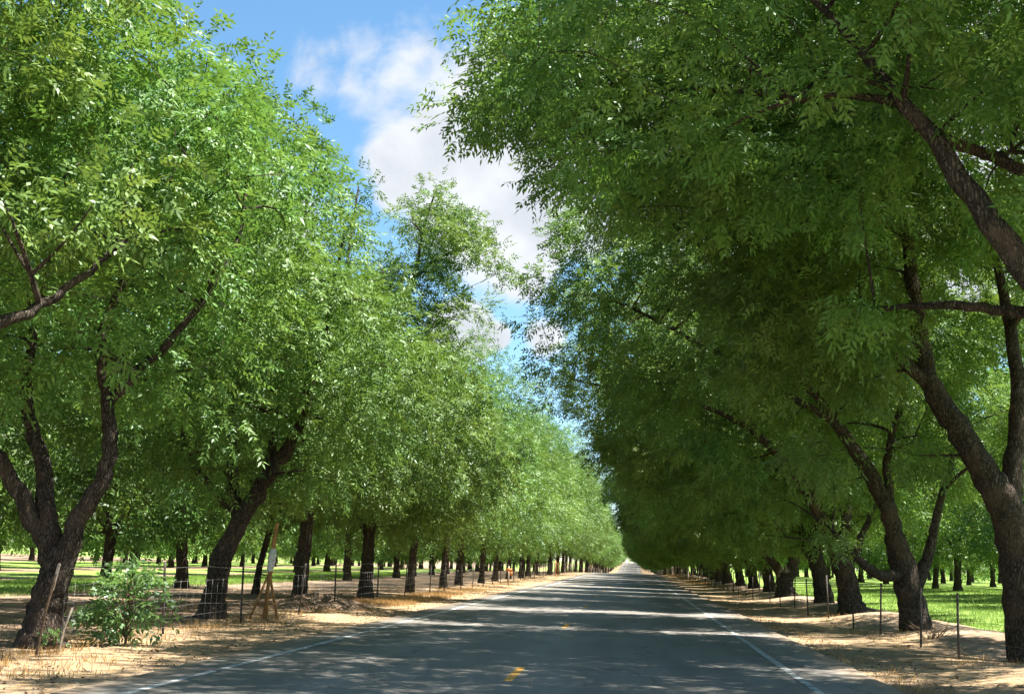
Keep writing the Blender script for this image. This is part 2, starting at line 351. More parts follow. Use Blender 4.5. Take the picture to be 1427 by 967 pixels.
def build_tree(seed, trunk, limbs, blobs, n_cl, per, ll=.135, lw=.044, pairs=4, rc=.68, keep=None, sides=10, sep=.95):
    """trunk / limbs: list of [(x,y,z,r)...]; blobs: [(centre, radii, weight)]; all local to the base."""
    rg = np.random.default_rng(seed); mb = MB(); nodes = []; nrad = []
    for li, pl in enumerate([trunk] + limbs):
        pl = np.asarray(pl, float); S = smooth_poly(pl, 6)
        P = S[:, :3] + (rg.normal(size=(len(S), 3)) * .018 * (1 if li else .5)) * np.minimum(1, np.arange(len(S)) / 3)[:, None]; r = np.maximum(S[:, 3], .01)
        if li == 0:
            r = r * (1 + .45 * np.exp(-np.maximum(P[:, 2], 0) / .22)); P[0, 2] -= .25
        mb.tube(P, r, sides + 4 if li == 0 else 9, .10)
        nodes += list(P[4:] if li == 0 else P[1:]); nrad += list(r[4:] if li == 0 else r[1:])
    # clump centres
    w = np.array([b[2] * np.prod(b[1]) ** .8 for b in blobs], float); w /= w.sum(); C = [np.asarray(pl[-1][:3], float) for pl in limbs if pl[-1][2] > 1.6]
    tries = 0; holes = [np.array(b[0]) + norm(rg.normal(size=3)) * np.array(b[1]) * .8 for b in blobs for _ in range(3)]
    hr = rg.uniform(.5, 1.15, len(holes))
    while len(C) < n_cl and tries < n_cl * 40:
        tries += 1; b = blobs[rg.choice(len(blobs), p=w)]
        d = norm(rg.normal(size=3)); u = rg.uniform(0, 1) ** .30 * rg.uniform(.86, 1.08)
        q = np.array(b[0]) + d * u * np.array(b[1])
        if q[2] < 1.7: continue
        if keep is not None and not keep(q): continue
        if any(np.sum((q - h) ** 2) < r_ * r_ for h, r_ in zip(holes, hr)): continue
        if C and np.min(np.sum((np.array(C) - q) ** 2, 1)) < (sep * rg.uniform(.6, 1.2)) ** 2: continue
        C.append(q)
    C = np.array(C)
    top = np.array(trunk[-1][:3])
    order = np.argsort(np.linalg.norm(C - top, axis=1)); nodes = np.array(nodes); nrad = np.array(nrad)
    for k in order:
        q = C[k]; dv = nodes - q; dist = np.linalg.norm(dv, axis=1) + np.maximum(0, dv[:, 2]) * .9 + np.where(nrad < .03, .5, 0)
        j = int(np.argmin(dist)); p0 = nodes[j]; L = np.linalg.norm(q - p0)
        if L < .15: continue
        r0 = min(nrad[j] * .72, .018 + .020 * L); mid = (p0 + q) / 2 + np.array([0, 0, .10 * L]) + rg.normal(size=3) * .09 * L
        m = max(3, int(L / .35) + 2); B = bez(p0, mid, q, m); rr = np.linspace(r0, .009, m)
        mb.tube(B, rr, 5); nodes = np.vstack([nodes, B[1:]]); nrad = np.concatenate([nrad, rr[1:]])
    counts = rg.integers(int(per * .65), int(per * 1.35) + 1, len(C))
    Rc = rc * rg.uniform(.7, 1.25, len(C)); ctr = np.average([b[0] for b in blobs], axis=0)
    LV, LF = leaf_cloud(rg, C, Rc, counts, ctr - np.array([0, 0, 2.0]), ll=ll, lw=lw, pairs=pairs, L=(ll * 1.9, ll * 3.0))
    TV, TF = mb.get()
    tm = mesh_np('trunk', TV, TF, M_bark, smooth=True); cm = mesh_np('crown', LV, LF, M_leaf)
    return tm, cm
def place_tree(meshes, loc, rz=0.0, s=1.0, label='', group=None, name='pecan_tree'):
    e = empty(name, loc); e.rotation_euler = (0, 0, rz); e.scale = (s, s, s)
    tag(e, label, 'tree', group)
    link(bpy.data.objects.new('trunk', meshes[0]), e); link(bpy.data.objects.new('crown', meshes[1]), e)
    return e
def loc_of(x, y): return np.array([x, y, float(gz(x, y))])

# crown recipes, local to the base; +x is to the right, so right-hand trees reach towards -x over the road
RB = [((-2.2, 0, 12.4), (5.2, 4.0, 1.9), .9), ((-4.2, 0, 8.2), (5.3, 3.9, 4.6), 1.0), ((-.6, .0, 9.6), (5.2, 4.0, 4.6), .9), ((2.6, 0, 7.2), (4.2, 3.9, 4.4), .7), ((-2.2, 0, 4.6), (4.4, 3.8, 2.2), .8), ((-6.3, 0, 6.4), (3.0, 3.8, 2.9), .9)]  # first blob: hidden top layer of leaves, added to shade the crown below
LB = [((-.3, 0, 7.8), (4.0, 4.3, 4.6), .8), ((.8, .3, 10.0), (2.8, 3.0, 3.6), .9), ((.6, 0, 4.7), (4.2, 4.2, 2.3), 1.2), ((-2.2, 0, 8.2), (3.8, 4.2, 4.2), .6), ((1.7, 0, 6.6), (2.6, 3.9, 2.8), 1.1)]
OB = [((0, 0, 7.4), (4.0, 4.0, 4.6), 1.0), ((0, 0, 3.8), (4.1, 4.1, 2.1), 1.0)]
def jitter_blobs(rg, B, a=.45): return [(tuple(np.array(b[0]) + rg.normal(size=3) * a), tuple(np.array(b[1]) * rg.uniform(.88, 1.1)), b[2]) for b in B]
def gen_limbs(rg, B, lean=(0, 0), r=.26, fork=2.5):
    fx, fy = lean
    trunk = [(0, 0, 0, r * 1.06), (fx * .35, fy * .3, fork * .5, r * .92), (fx, fy, fork, r * .88), (fx * 1.5, fy * 1.5, fork + .5, r * .6)]
    limbs = []; a0 = rg.uniform(0, 6.28); top = np.array([fx, fy, fork - .15]); k = len(B) + 1
    tg = [np.array(b[0]) + rg.normal(size=3) * .5 for b in B] + [np.array([math.cos(a0) * 2.6, math.sin(a0) * 2.6, 8.0])]
    for q in tg:
        q = q + np.array([rg.uniform(-1.2, 1.2), rg.uniform(-2.2, 2.2), rg.uniform(-.5, 1.2)]); rr = r * rg.uniform(.45, .7)
        m1 = top + (q - top) * .38 + np.array([0, 0, .5]) + rg.normal(size=3) * .25; m2 = top + (q - top) * .72 + rg.normal(size=3) * .3
        limbs.append([(*top, rr), (*m1, rr * .78), (*m2, rr * .5), (*q, rr * .25)])
    return trunk, limbs

def at_local(base, pts):                                               # limb seen at given places -> points local to the tree's base
    return [tuple(at(px, py, Y) - base) + (r,) for px, py, Y, r in pts]
LIMB_LINES = [(23.4, 34, [(1420, 800), (1404, 715), (1350, 620), (1300, 540), (1278, 440), (1262, 330)]), (32.2, 34, [(1256, 780), (1240, 720), (1210, 655), (1165, 590), (1120, 530)]),
              (32.5, 24, [(1240, 715), (1238, 630), (1262, 540)]), (43, 18, [(1176, 800), (1200, 750), (1225, 690)]), (42.6, 32, [(1172, 785), (1145, 725), (1115, 670), (1060, 610), (990, 570)]), (14.5, 40, [(1427, 372), (1300, 195)]),
              (17, 26, [(1427, 438), (1320, 426), (1210, 428)]), (26, 24, [(308, 785), (332, 730), (372, 665), (420, 590)]), (17.3, 24, [(82, 790), (66, 720), (58, 640), (38, 545)]),
              (17.3, 22, [(112, 720), (150, 650), (150, 560)]), (33.4, 16, [(426, 745), (430, 700)])]
def open_limb(w):                                                      # crowns stay thin where the big limbs run bare
    c = R.T @ (w - np.array([0, 0, CAM_H]))
    if c[2] > -3: return True
    q = np.array([W_PX / 2 + F_PX * c[0] / -c[2], H_PX / 2 - F_PX * c[1] / -c[2]])
    for (Yl, rad, L) in LIMB_LINES:
        if w[1] > Yl + .6: continue
        for a, b in zip(L[:-1], L[1:]):
            a = np.array(a, float); b = np.array(b, float); t = np.clip(np.dot(q - a, b - a) / np.dot(b - a, b - a), 0, 1)
            if np.linalg.norm(q - a - t * (b - a)) < rad + 180 / w[1]: return False
    return True
HERO = dict(n_cl=380, per=76, ll=.135, lw=.046, pairs=4)
heroes = []
def hero(seed, base, trunk, limbs, blobs, keep=None, **kw):
    a = dict(HERO); a.update(kw); return build_tree(seed, trunk, limbs, blobs, keep=lambda q: open_limb(q + base) and sungap(q + base) and (keep is None or keep(q)), **a)

SAP = np.array([-7.5, 18.0, .9])
def sungap(w):                                                         # the opening that lets the sun reach the sapling and the near verge
    d = np.array(sun_dir); v = w - SAP; v2 = w - np.array([-7.2, 15.5, 0.0])
    return min(np.linalg.norm(v - d * np.dot(v, d)), np.linalg.norm(v2 - d * np.dot(v2, d))) > 1.0
def hole(w):                                                           # thin spots in the crowns where the sky shows through
    for (px, py, rad) in ((1340, 195, .55), (1400, 215, .5), (1330, 400, .45), (1400, 520, .5), (1270, 480, .35)):
        p = at(px, py, w[1])
        if np.hypot(w[0] - p[0], w[2] - p[2]) < rad * (.7 + w[1] / 45): return False
    return True
# --- right row, nearest trees
bR0 = loc_of(7.6, 14.0)
tR0 = [(0, 0, 0, .34), (-.1, 0, 1.2, .31), (-.3, 0, 2.2, .30), (-.5, .1, 2.7, .22)]
lR0 = [[(-.4, 0, 2.2, .24)] + at_local(bR0, [(1600, 560, 14, .19), (1427, 372, 14.2, .16), (1300, 195, 14.6, .11), (1190, 60, 15.2, .06), (1080, -60, 16, .03)]),
       [(-.3, 0, 2.2, .2)] + at_local(bR0, [(1620, 470, 15, .14), (1427, 438, 16.5, .085), (1320, 426, 17.2, .06), (1200, 430, 18, .03)]),
       [(-.3, 0, 2.2, .22), (-.2, 1.5, 4.5, .16), (-.6, 2.5, 7.5, .1), (-1.5, 3.2, 10, .05)],
       [(-.3, 0, 2.2, .22), (1.0, -1, 5, .16), (1.8, -1.5, 8.5, .08)],
       [(-1.6, .2, 5.2, .10), (-3.4, 2.0, 7.2, .075), (-5.6, 4.3, 8.8, .05), (-8.0, 5.6, 9.4, .03)]]
BR0 = [((-3.4, 1.5, 12.0), (6.0, 5.4, 1.6), 1.2), ((-4.5, 3.0, 8.9), (5.2, 4.6, 2.6), 1.0), ((-.5, 0, 9.5), (5, 4.6, 4.4), .8), ((-8.3, 5.6, 9.5), (2.4, 3.2, 1.8), 1.1), ((-4.3, 6, 7.8), (2.9, 3.0, 1.6), 1.0)]  # first blob is a leaf cap above the frame, added to darken the underside
def keepR0(q):
    w = q + bR0
    if w[0] < at(622, 200, w[1])[0] or not sungap(w): return False
    if w[1] < 8: return w[2] > 7.5
    return hole(w)
heroes.append((hero(101, bR0, tR0, lR0, BR0, keepR0, n_cl=380), bR0, 'big pecan tree beyond the right edge whose dark limbs cross the upper right corner'))
bR1 = loc_of(7.55, 23.4)
tR1 = at_local(bR1, [(1436, 912, 23.4, .36), (1420, 800, 23.4, .33), (1404, 712, 23.4, .31), (1382, 665, 23.4, .24)])
lR1 = [at_local(bR1, [(1404, 715, 23.4, .28), (1350, 620, 23.4, .24), (1300, 540, 23.5, .20), (1278, 440, 23.7, .15), (1262, 320, 24, .12), (1230, 200, 24.5, .06)]),
       at_local(bR1, [(1404, 720, 23.4, .22), (1418, 600, 23.6, .17), (1412, 480, 24, .12), (1380, 330, 24.5, .07)]),
       at_local(bR1, [(1300, 540, 23.5, .13), (1220, 470, 23.2, .10), (1120, 410, 23, .07), (1000, 360, 23, .05), (860, 250, 23.2, .03)]),
       at_local(bR1, [(1262, 330, 24, .09), (1160, 250, 24, .07), (1040, 180, 24.2, .05), (900, 130, 24.5, .03)])]
BR1 = [((-2.6, 0, 13.0), (5.4, 4.2, 1.8), .9), ((-5.8, .5, 11.2), (4.4, 4.2, 2.4), 1.0), ((-2.6, 0, 8.4), (4.2, 4.0, 4.2), 1.0), ((1.8, 0, 9.2), (3.8, 4.2, 3.8), .6), ((-3.6, .5, 5.2), (2.2, 3.2, 2.6), .5)]  # leading blob: out-of-view cap put in to keep sun off the lower leaves
def keepR1(q): return sungap(q + bR1) and hole(q + bR1) and not (q[0] > -2.0 and q[2] < 7.6)
heroes.append((hero(102, bR1, tR1, lR1, BR1, keepR1), bR1, 'rough brown pecan trunk cut by the right edge, leaning over the road'))
bR2 = loc_of(7.5, 32.2)
tR2 = at_local(bR2, [(1277, 880, 32.2, .37), (1268, 830, 32.2, .33), (1256, 780, 32.2, .31), (1246, 745, 32.2, .24)])
lR2 = [at_local(bR2, [(1256, 785, 32.2, .25), (1240, 720, 32.2, .22), (1210, 655, 32.2, .20), (1165, 590, 32, .14), (1120, 530, 31.8, .09), (1050, 430, 31.5, .05)]),
       at_local(bR2, [(1240, 715, 32.2, .14), (1238, 630, 32.5, .11), (1262, 540, 33, .08), (1290, 420, 33.5, .04)]),
       at_local(bR2, [(1258, 800, 32.2, .17), (1225, 800, 31.6, .13), (1190, 775, 31.2, .10), (1160, 740, 30.8, .05)]),
       at_local(bR2, [(1270, 830, 32.2, .20), (1295, 770, 32.5, .14), (1310, 700, 33, .1), (1340, 600, 34, .05)]),
       at_local(bR2, [(1165, 590, 32, .10), (1080, 540, 31.5, .08), (980, 480, 31, .06), (860, 420, 31, .03)])]
BR2 = [((-2.2, 0, 13.2), (5.4, 4.2, 1.7), .9), ((-5.2, 0, 8.8), (5.2, 4.2, 4.0), 1.0), ((-1.0, 0, 9.4), (5.0, 4.4, 4.4), .8), ((2.8, 0, 7.0), (4.0, 4.2, 4.0), .6), ((-3.0, 0, 4.9), (3.6, 3.4, 2.0), .7)]  # starts with an unseen upper layer, added for the shade it casts below
heroes.append((hero(103, bR2, tR2, lR2, BR2, lambda q: hole(q + bR2) and not (q[0] > 0 and q[2] < 4.2)), bR2, 'thick forked pecan tree second from the right edge, bare stub limb on its left'))
bR3 = loc_of(7.55, 42.6)
tR3 = at_local(bR3, [(1188, 857, 42.6, .40), (1182, 820, 42.6, .37), (1172, 782, 42.6, .34), (1160, 760, 42.6, .26)])
lR3 = [at_local(bR3, [(1172, 785, 42.6, .27), (1145, 725, 42.6, .22), (1115, 670, 42.4, .18), (1060, 610, 42, .12), (990, 570, 41.6, .08), (880, 545, 41, .05), (800, 530, 41, .03)]),
       at_local(bR3, [(1170, 790, 42.6, .2), (1180, 700, 43, .16), (1160, 600, 43.2, .10), (1150, 480, 44, .05)]),
       at_local(bR3, [(1176, 800, 42.6, .16), (1200, 750, 43, .12), (1225, 690, 44, .08)]),
       at_local(bR3, [(1060, 610, 42, .1), (1000, 500, 42, .07), (920, 400, 42, .04)])]
heroes.append((hero(104, bR3, tR3, lR3, [((-5.6, 0, 8.4), (5.2, 4.4, 4.4), 1.0)] + RB[1:]), bR3, 'stout short-trunked pecan tree on the right with long dark limbs over the lane'))
bR5 = loc_of(7.6, 61)
tR5 = at_local(bR5, [(1096, 834, 61, .46), (1094, 818, 61, .42), (1093, 806, 61, .40), (1093, 798, 61, .3)])
lR5 = [at_local(bR5, [(1092, 806, 61, .26), (1079, 786, 61, .23), (1066, 768, 61, .20), (1040, 720, 61, .14), (990, 650, 60, .08), (930, 600, 59, .04)]),
       at_local(bR5, [(1096, 806, 61, .30), (1106, 786, 61, .28), (1104, 762, 61, .24), (1090, 700, 61.5, .14), (1070, 600, 62, .07)])]
heroes.append((hero(105, bR5, tR5, lR5, RB, per=50, n_cl=280, ll=.16, lw=.056), bR5, 'pecan tree with a low V fork holding pale broken wood on the right verge'))
# --- left row, nearest trees
bL0 = loc_of(-9.6, 10.0)
heroes.append((hero(111, bL0, [(0, 0, 0, .27), (.1, 0, 1.4, .24), (.2, .1, 2.6, .22), (.3, .1, 3.2, .17)],
    [at_local(bL0, [(-520, 700, 10, .15), (-250, 520, 11.5, .12), (0, 452, 13.5, .075), (92, 402, 14.2, .05), (190, 330, 15.2, .035)]),
     [(.2, 0, 2.6, .16), (0, .6, 5.5, .12), (-.5, 1.5, 9, .06)], [(.2, 0, 2.6, .16), (-1.4, -.6, 5.5, .1), (-2.5, -1, 9, .05)], [(.2, .2, 2.6, .15), (.4, 2.4, 5.6, .1), (.0, 3.6, 8.0, .05)]],
    [((-.4, 1.5, 8.8), (3.6, 4.4, 3.6), 1.0), ((.3, 4.0, 8.6), (2.8, 3.0, 3.4), .9), (tuple(at(170, 340, 15) - bL0), (1.2, 1.3, 1.1), 3.0), (tuple(at(60, 350, 13.8) - bL0), (1.2, 1.2, .9), 2.5), ((-2, 0, 7.5), (3.5, 4, 4), .6)], n_cl=210, per=48), bL0,
    'pecan tree rooted beyond the left edge with one dark limb entering at mid height'))
bL1 = loc_of(-9.05, 17.3)
heroes.append((hero(112, bL1, at_local(bL1, [(56, 902, 17.3, .27), (64, 850, 17.3, .25), (78, 800, 17.3, .23), (84, 768, 17.3, .19)]),
    [at_local(bL1, [(80, 795, 17.3, .17), (52, 735, 17.3, .14), (18, 672, 17.2, .12), (-20, 600, 17, .09), (-60, 480, 17, .04)]),
     at_local(bL1, [(82, 790, 17.3, .17), (66, 720, 17.4, .14), (58, 640, 17.6, .12), (38, 545, 17.8, .09), (60, 400, 18.2, .05), (100, 250, 18.5, .03)]),
     at_local(bL1, [(84, 795, 17.3, .18), (112, 720, 17.3, .14), (150, 650, 17.3, .12), (150, 560, 17.4, .10), (142, 470, 17.6, .07), (200, 330, 18, .05), (270, 180, 18.4, .03)]),
     at_local(bL1, [(150, 560, 17.4, .08), (230, 480, 17.6, .06), (320, 360, 18, .04), (350, 220, 18.4, .02)])],
    [((-.6, 0, 8.0), (3.6, 4.2, 3.6), 1.0), ((1.3, .4, 6.8), (2.8, 3.6, 2.8), 1.0), ((1.2, .5, 4.6), (2.2, 3.0, 1.5), .5), ((-2.4, 0, 6.4), (3.4, 4, 3.8), .6)], n_cl=270, per=48), bL1,
    'nearest left pecan tree, dark trunk splitting low into three steep limbs'))
bL2 = loc_of(-9.1, 26.0)
heroes.append((hero(113, bL2, at_local(bL2, [(292, 870, 26, .27), (300, 825, 26, .24), (308, 780, 26, .23), (318, 755, 26, .19)]),
    [at_local(bL2, [(308, 785, 26, .22), (332, 730, 26, .2), (372, 665, 26, .17), (420, 590, 26, .12), (450, 480, 26.4, .07), (480, 330, 27, .03)]),
     at_local(bL2, [(336, 722, 26, .09), (305, 690, 26.4, .08), (272, 650, 27, .075), (252, 590, 27.2, .07), (240, 530, 27.4, .06), (250, 380, 27.5, .03)]),
     at_local(bL2, [(332, 730, 26, .14), (325, 650, 26.3, .12), (330, 540, 27, .08), (370, 380, 27.5, .04)]),
     at_local(bL2, [(372, 665, 26, .1), (400, 500, 26.2, .07), (415, 350, 26.6, .04), (440, 220, 27, .02)])],
    [((-.8, 0, 8.6), (3.5, 4.2, 3.3), 1.0), ((1.3, 0, 6.2), (2.9, 4.2, 2.8), 1.1), ((.6, 0, 4.4), (3.8, 4.0, 1.9), .9), ((-2.4, 0, 7.6), (3.6, 4, 4.0), .6), ((.5, .6, 9.8), (1.6, 1.9, 2.0), .6)], per=48, n_cl=300), bL2,
    'leaning pecan tree on the left, heavy limb bending right above its trunk'))
bL4 = loc_of(-9.1, 33.4)
heroes.append((hero(114, bL4, at_local(bL4, [(414, 852, 33.4, .21), (420, 800, 33.4, .19), (426, 745, 33.4, .175), (430, 700, 33.4, .155)]),
    [at_local(bL4, [(430, 705, 33.4, .14), (436, 620, 33.4, .12), (470, 520, 33.6, .09), (525, 440, 34, .06), (535, 370, 34.5, .012)]),
     at_local(bL4, [(428, 720, 33.4, .13), (400, 640, 33.4, .1), (380, 540, 33.6, .07), (370, 400, 34, .04)]),
     at_local(bL4, [(430, 700, 33.4, .12), (480, 630, 33, .09), (520, 570, 32.8, .06)]),
     at_local(bL4, [(470, 520, 33.6, .08), (480, 400, 34, .05), (500, 260, 34.5, .025)])],
    [((-.8, 0, 8.0), (3.5, 4.2, 3.2), .9), ((1.2, 0, 5.6), (3.4, 4.2, 2.4), 1.1), ((.4, 0, 4.2), (4.0, 4.0, 1.9), 1.0), ((-2.4, 0, 7.6), (3.6, 4, 3.8), .6), ((-.2, .6, 10.4), (1.3, 1.6, 2.0), .8), ((1.3, .3, 9.4), (1.1, 1.2, .8), .7)], per=48, n_cl=280), bL4,
    'straight narrow-trunked pecan tree just right of the wooden stakes'))
bL5 = loc_of(-9.1, 41.8)
heroes.append((hero(115, bL5, at_local(bL5, [(509, 832, 41.8, .24), (511, 795, 41.8, .21), (514, 755, 41.8, .19), (518, 725, 41.8, .16)]),
    [at_local(bL5, [(514, 750, 41.8, .15), (520, 650, 41.8, .13), (532, 540, 41.8, .12), (548, 440, 41.8, .10), (585, 380, 41.6, .07), (640, 345, 41.4, .035)]),
     at_local(bL5, [(540, 470, 41.8, .09), (575, 390, 42, .07), (590, 320, 42, .05), (608, 265, 42, .025)]),
     at_local(bL5, [(514, 750, 41.8, .12), (480, 680, 42, .09), (460, 600, 42, .06), (455, 500, 42, .03)]),
     at_local(bL5, [(518, 725, 41.8, .12), (560, 670, 41.4, .09), (610, 620, 41, .05)])],
    [((-.6, 0, 7.6), (3.6, 4.2, 3.4), .9), ((1.4, 0, 5.2), (3.4, 4.2, 2.4), 1.1), ((.4, 0, 3.9), (4.0, 4.0, 1.7), 1.0), ((-2.4, 0, 7.2), (3.4, 4, 3.6), .5),
     (tuple(at(612, 330, 41.8) - bL5), (1.7, 1.9, 1.5), 3.0), (tuple(at(555, 400, 41.8) - bL5), (1.5, 1.7, 1.3), 2.2), (tuple(at(640, 410, 41.5) - bL5), (1.3, 1.6, 1.0), 1.8), (tuple(at(660, 370, 41.5) - bL5), (1.15, 1.5, 1.05), 2.4), (tuple(at(590, 420, 41.8) - bL5), (1.6, 1.8, 1.6), 1.6), (tuple(at(607, 272, 42) - bL5), (.5, .6, .6), .5)],
    per=54, n_cl=320, ll=.15, lw=.052), bL5, 'pecan tree on the left whose loose leafy peak rises alone into the sky gap'))
for ms, b, lab in heroes:
    e = place_tree(ms, b, label=lab, group='pecan trees lining the right side of the road' if b[0] > 0 else 'pecan trees lining the left side of the road')
    if 'V fork' in lab:
        mb = MB(); c = at(1093, 801, 60.8) - b
        for k in range(7): mb.tube([c + np.array([(k - 3) * .08, 0, -.1]), c + np.array([(k - 3) * .085, -.05, .22 + .3 * ((k * 5) % 3) / 2])], [.06, .015], 5)
        mb.obj('broken_wood', M_palepost, e)

# --- shared trees
variants = {'R': [], 'L': [], 'O': []}
for key, B, cnt, lean in (('R', RB, 3, (-.35, 0)), ('L', LB, 4, (.12, 0)), ('O', OB, 3, (.1, .1))):
    for k in range(cnt):
        rg = np.random.default_rng(300 + k * 7 + ord(key)); b = jitter_blobs(rg, B)
        tk, lm = gen_limbs(rg, b, lean, r={'R': .34, 'L': .19, 'O': .23}[key], fork={'R': 1.9, 'L': 2.7, 'O': 2.2}[key])
        variants[key].append(build_tree(500 + k + ord(key) * 10, tk, lm, b, n_cl={'R': 330, 'L': 250, 'O': 150}[key], per={'R': 60, 'L': 27, 'O': 24}[key],
                                        ll={'R': .19, 'L': .17, 'O': .22}[key], lw={'R': .068, 'L': .058, 'O': .09}[key], pairs=3, sides=8, sep=.95))
rr = random.Random(5)
def put(key, x, y, label, group, s=1.0, amp=.6, k=None):
    if key == 'L' and y > 120: x += .8; s *= rr.uniform(1.0, 1.22)
    if key == 'R' and y > 200: s *= rr.uniform(.95, 1.15)
    if key == 'O': y += rr.uniform(-1.3, 1.3); s *= rr.uniform(.88, 1.1)
    v = variants[key][rr.randrange(len(variants[key])) if k is None else k]
    rz = rr.uniform(-amp, amp) if key != 'O' else rr.uniform(0, 6.28)
    return place_tree(v, loc_of(x, y), rz, s * rr.uniform(.90, 1.08), label, group)
ORD = 'first second third fourth fifth sixth seventh eighth ninth tenth eleventh twelfth thirteenth fourteenth fifteenth sixteenth seventeenth eighteenth nineteenth twentieth'.split()
GL, GR = 'pecan trees lining the left side of the road', 'pecan trees lining the right side of the road'
left = [(50.2, 'pecan tree behind straw grass on the left, trunk dark below low drooping leaves'),
        (58.2, 'left roadside pecan tree standing in straw just past the brown soil heap'),
        (66, 'short thick-trunked pecan tree just left of the orange-topped marker stake'),
        (74, 'pecan tree immediately behind the orange-topped marker stake on the left'),
        (82, 'slim dark-trunked pecan tree just right of the orange-topped marker stake')]
for q, (y, lab) in enumerate(left):
    put('L', -9.1 + rr.uniform(-.2, .2), y, lab, GL, s=[.84, .84, .98, .96, 1.0][q], k=(q + 1) % 4)
y = 90.5; n = 0
while y < 330:
    put('L', -9.1 + rr.uniform(-.3, .3), y, ('%s pecan tree beyond the orange-topped marker stake in the left roadside row' % ORD[n + 1]) if n < 19 else 'distant pecan tree in the bright green wall of leaves down the left side', GL); n += 1; y += rr.uniform(8.0, 9.2)
while y < 760:
    put('L', -9.1 + rr.uniform(-.3, .3), y, 'far pecan tree where the left row closes on the vanishing road', GL, amp=.9); y += 14
right = [(50, 'narrow upright pecan tree on the right verge, left of the stout short-trunked one'),
         (69.3, 'pecan tree on the right verge next left of the one with pale broken wood'),
         (78.6, 'grey-trunked pecan tree at the middle of the right row before the trunks merge'),
         (88.2, 'pecan tree leaning towards the road where the right trunks begin to merge')]
for q, (y, lab) in enumerate(right):
    put('R', 7.55, y, lab, GR, k=q % 3)
y = 97; n = 0
while y < 330:
    put('R', 7.55 + rr.uniform(-.3, .3), y, ('%s pecan tree beyond the V-forked one in the right roadside row' % ORD[n + 3]) if n < 17 else 'distant shaded pecan tree down the right side with its crown over the lane', GR); n += 1; y += rr.uniform(8.4, 9.6)
while y < 760:
    put('R', 7.55 + rr.uniform(-.3, .3), y, 'far pecan tree where the right row closes on the vanishing road', GR, amp=.9); y += 14
GO = 'pecan trees in the orchard rows on the left'
def orow(x, ys_, lab, g=GO, row=None):
    for n, y in enumerate(ys_): put('O', x + rr.uniform(-.4, .4), y, lab if row is None or n >= len(ORD) else '%s tree back in the %s' % (ORD[n], row), g)
put('O', -18, 24, 'orchard pecan tree whose leaves fill the left edge behind the nearest forked trunk', GO)
put('O', -18, 32.6, 'orchard pecan tree behind the nearest forked trunk, left of the sapling', GO)
put('O', -18, 41.3, 'orchard pecan tree trunk seen through the leafy sapling on the left', GO)
put('O', -18.5, 49.6, 'orchard pecan tree left of the leaning roadside tree, at the near grass edge', GO)
orow(-18, [75.8], 'broad orchard pecan trunk at the green strip, right of the straight narrow roadside trunk', GO)
orow(-18, list(np.arange(84.6, 240, 8.7)), 'orchard pecan tree in the second row far along the left', row='second orchard row on the left, past the broad trunk')
orow(-27, [38, 47], '', row='third orchard row, against the left edge of the picture')
put('O', -27, 55.4, 'thick grey orchard trunk at the left edge, behind the pale-topped leaning post', GO)
orow(-27, [64, 80.5, 97], '', row='third orchard row, inside the sunny green strip')
orow(-27, list(np.arange(106, 240, 8.7)), 'orchard pecan tree in the third row far along the left', row='third orchard row on the left, past the sunny green strip')
orow(-39, list(np.arange(64, 250, 9.5)), 'background orchard pecan tree in the fourth row on the left', row='fourth orchard row on the left')
orow(-48, list(np.arange(77, 260, 11)), 'background orchard pecan tree in the fifth row on the left', row='fifth orchard row on the left')
orow(-58, list(np.arange(90, 290, 13)), 'deep background orchard pecan tree beyond the green strips on the left', row='last orchard row on the left, beyond the green strips')
GOR = 'pecan trees in the orchard rows on the right'
orow(21, list(np.arange(44, 240, 9.2)), 'orchard pecan tree in the first row across the right-hand grass', GOR, row='first orchard row across the grass on the right')
orow(31, list(np.arange(62, 230, 9.6)), 'orchard pecan tree in the second row across the right-hand grass', GOR, row='second orchard row across the grass on the right')
orow(43, list(np.arange(90, 240, 12)), 'background orchard pecan tree deep in the field on the right', GOR, row='deepest orchard row in the field on the right')
# the far orchard beyond the last rows, read as one mass
rg = np.random.default_rng(44)
Cx = np.vstack([np.column_stack([rg.uniform(-92, -70, 900), rg.uniform(60, 340, 900)]), np.column_stack([rg.uniform(54, 74, 700), rg.uniform(90, 320, 700)]), np.column_stack([rg.uniform(-40, 40, 260), rg.uniform(1010, 1090, 260)])])
Cz = gz(Cx[:, 0], Cx[:, 1]) + 1.6 + 9.5 * rg.uniform(0, 1, len(Cx)) ** 1.2
V_, F_ = leaf_cloud(rg, np.column_stack([Cx, Cz]), rg.uniform(1.4, 2.6, len(Cx)), np.full(len(Cx), 14), np.array([0, 150, 0]), L=(.7, 1.1), ll=.55, lw=.24, pairs=2)
tag(obj_np('far_orchard_foliage', V_, F_, M_leaf), 'dark mass of orchard foliage far behind the rows on both sides', 'foliage', kind='stuff')
# slim young tree behind the fence
rg = np.random.default_rng(77)
slim = build_tree(778, [(0, 0, 0, .13), (.12, 0, 1.0, .115), (.32, 0, 2.0, .105), (.5, 0, 3.0, .09)], [[(.5, 0, 3, .08), (.6, .2, 5, .05), (.5, .4, 7, .02)], [(.4, 0, 2.6, .05), (-.8, .3, 4.5, .02)], [(.4, 0, 2.6, .05), (1.4, -.6, 4.6, .02)], [(.1, 0, .75, .03), (.45, 0, .62, .022), (.62, 0, .42, .012)]],
                  [((.3, 0, 5.6), (2.3, 2.3, 2.9), 1.0)], n_cl=70, per=26, ll=.16, lw=.055, pairs=3)
place_tree(slim, loc_of(-13.4, 43.3), 0, 1, 'slim young pecan tree leaning right with a small broken stub, left of the stake tripod')

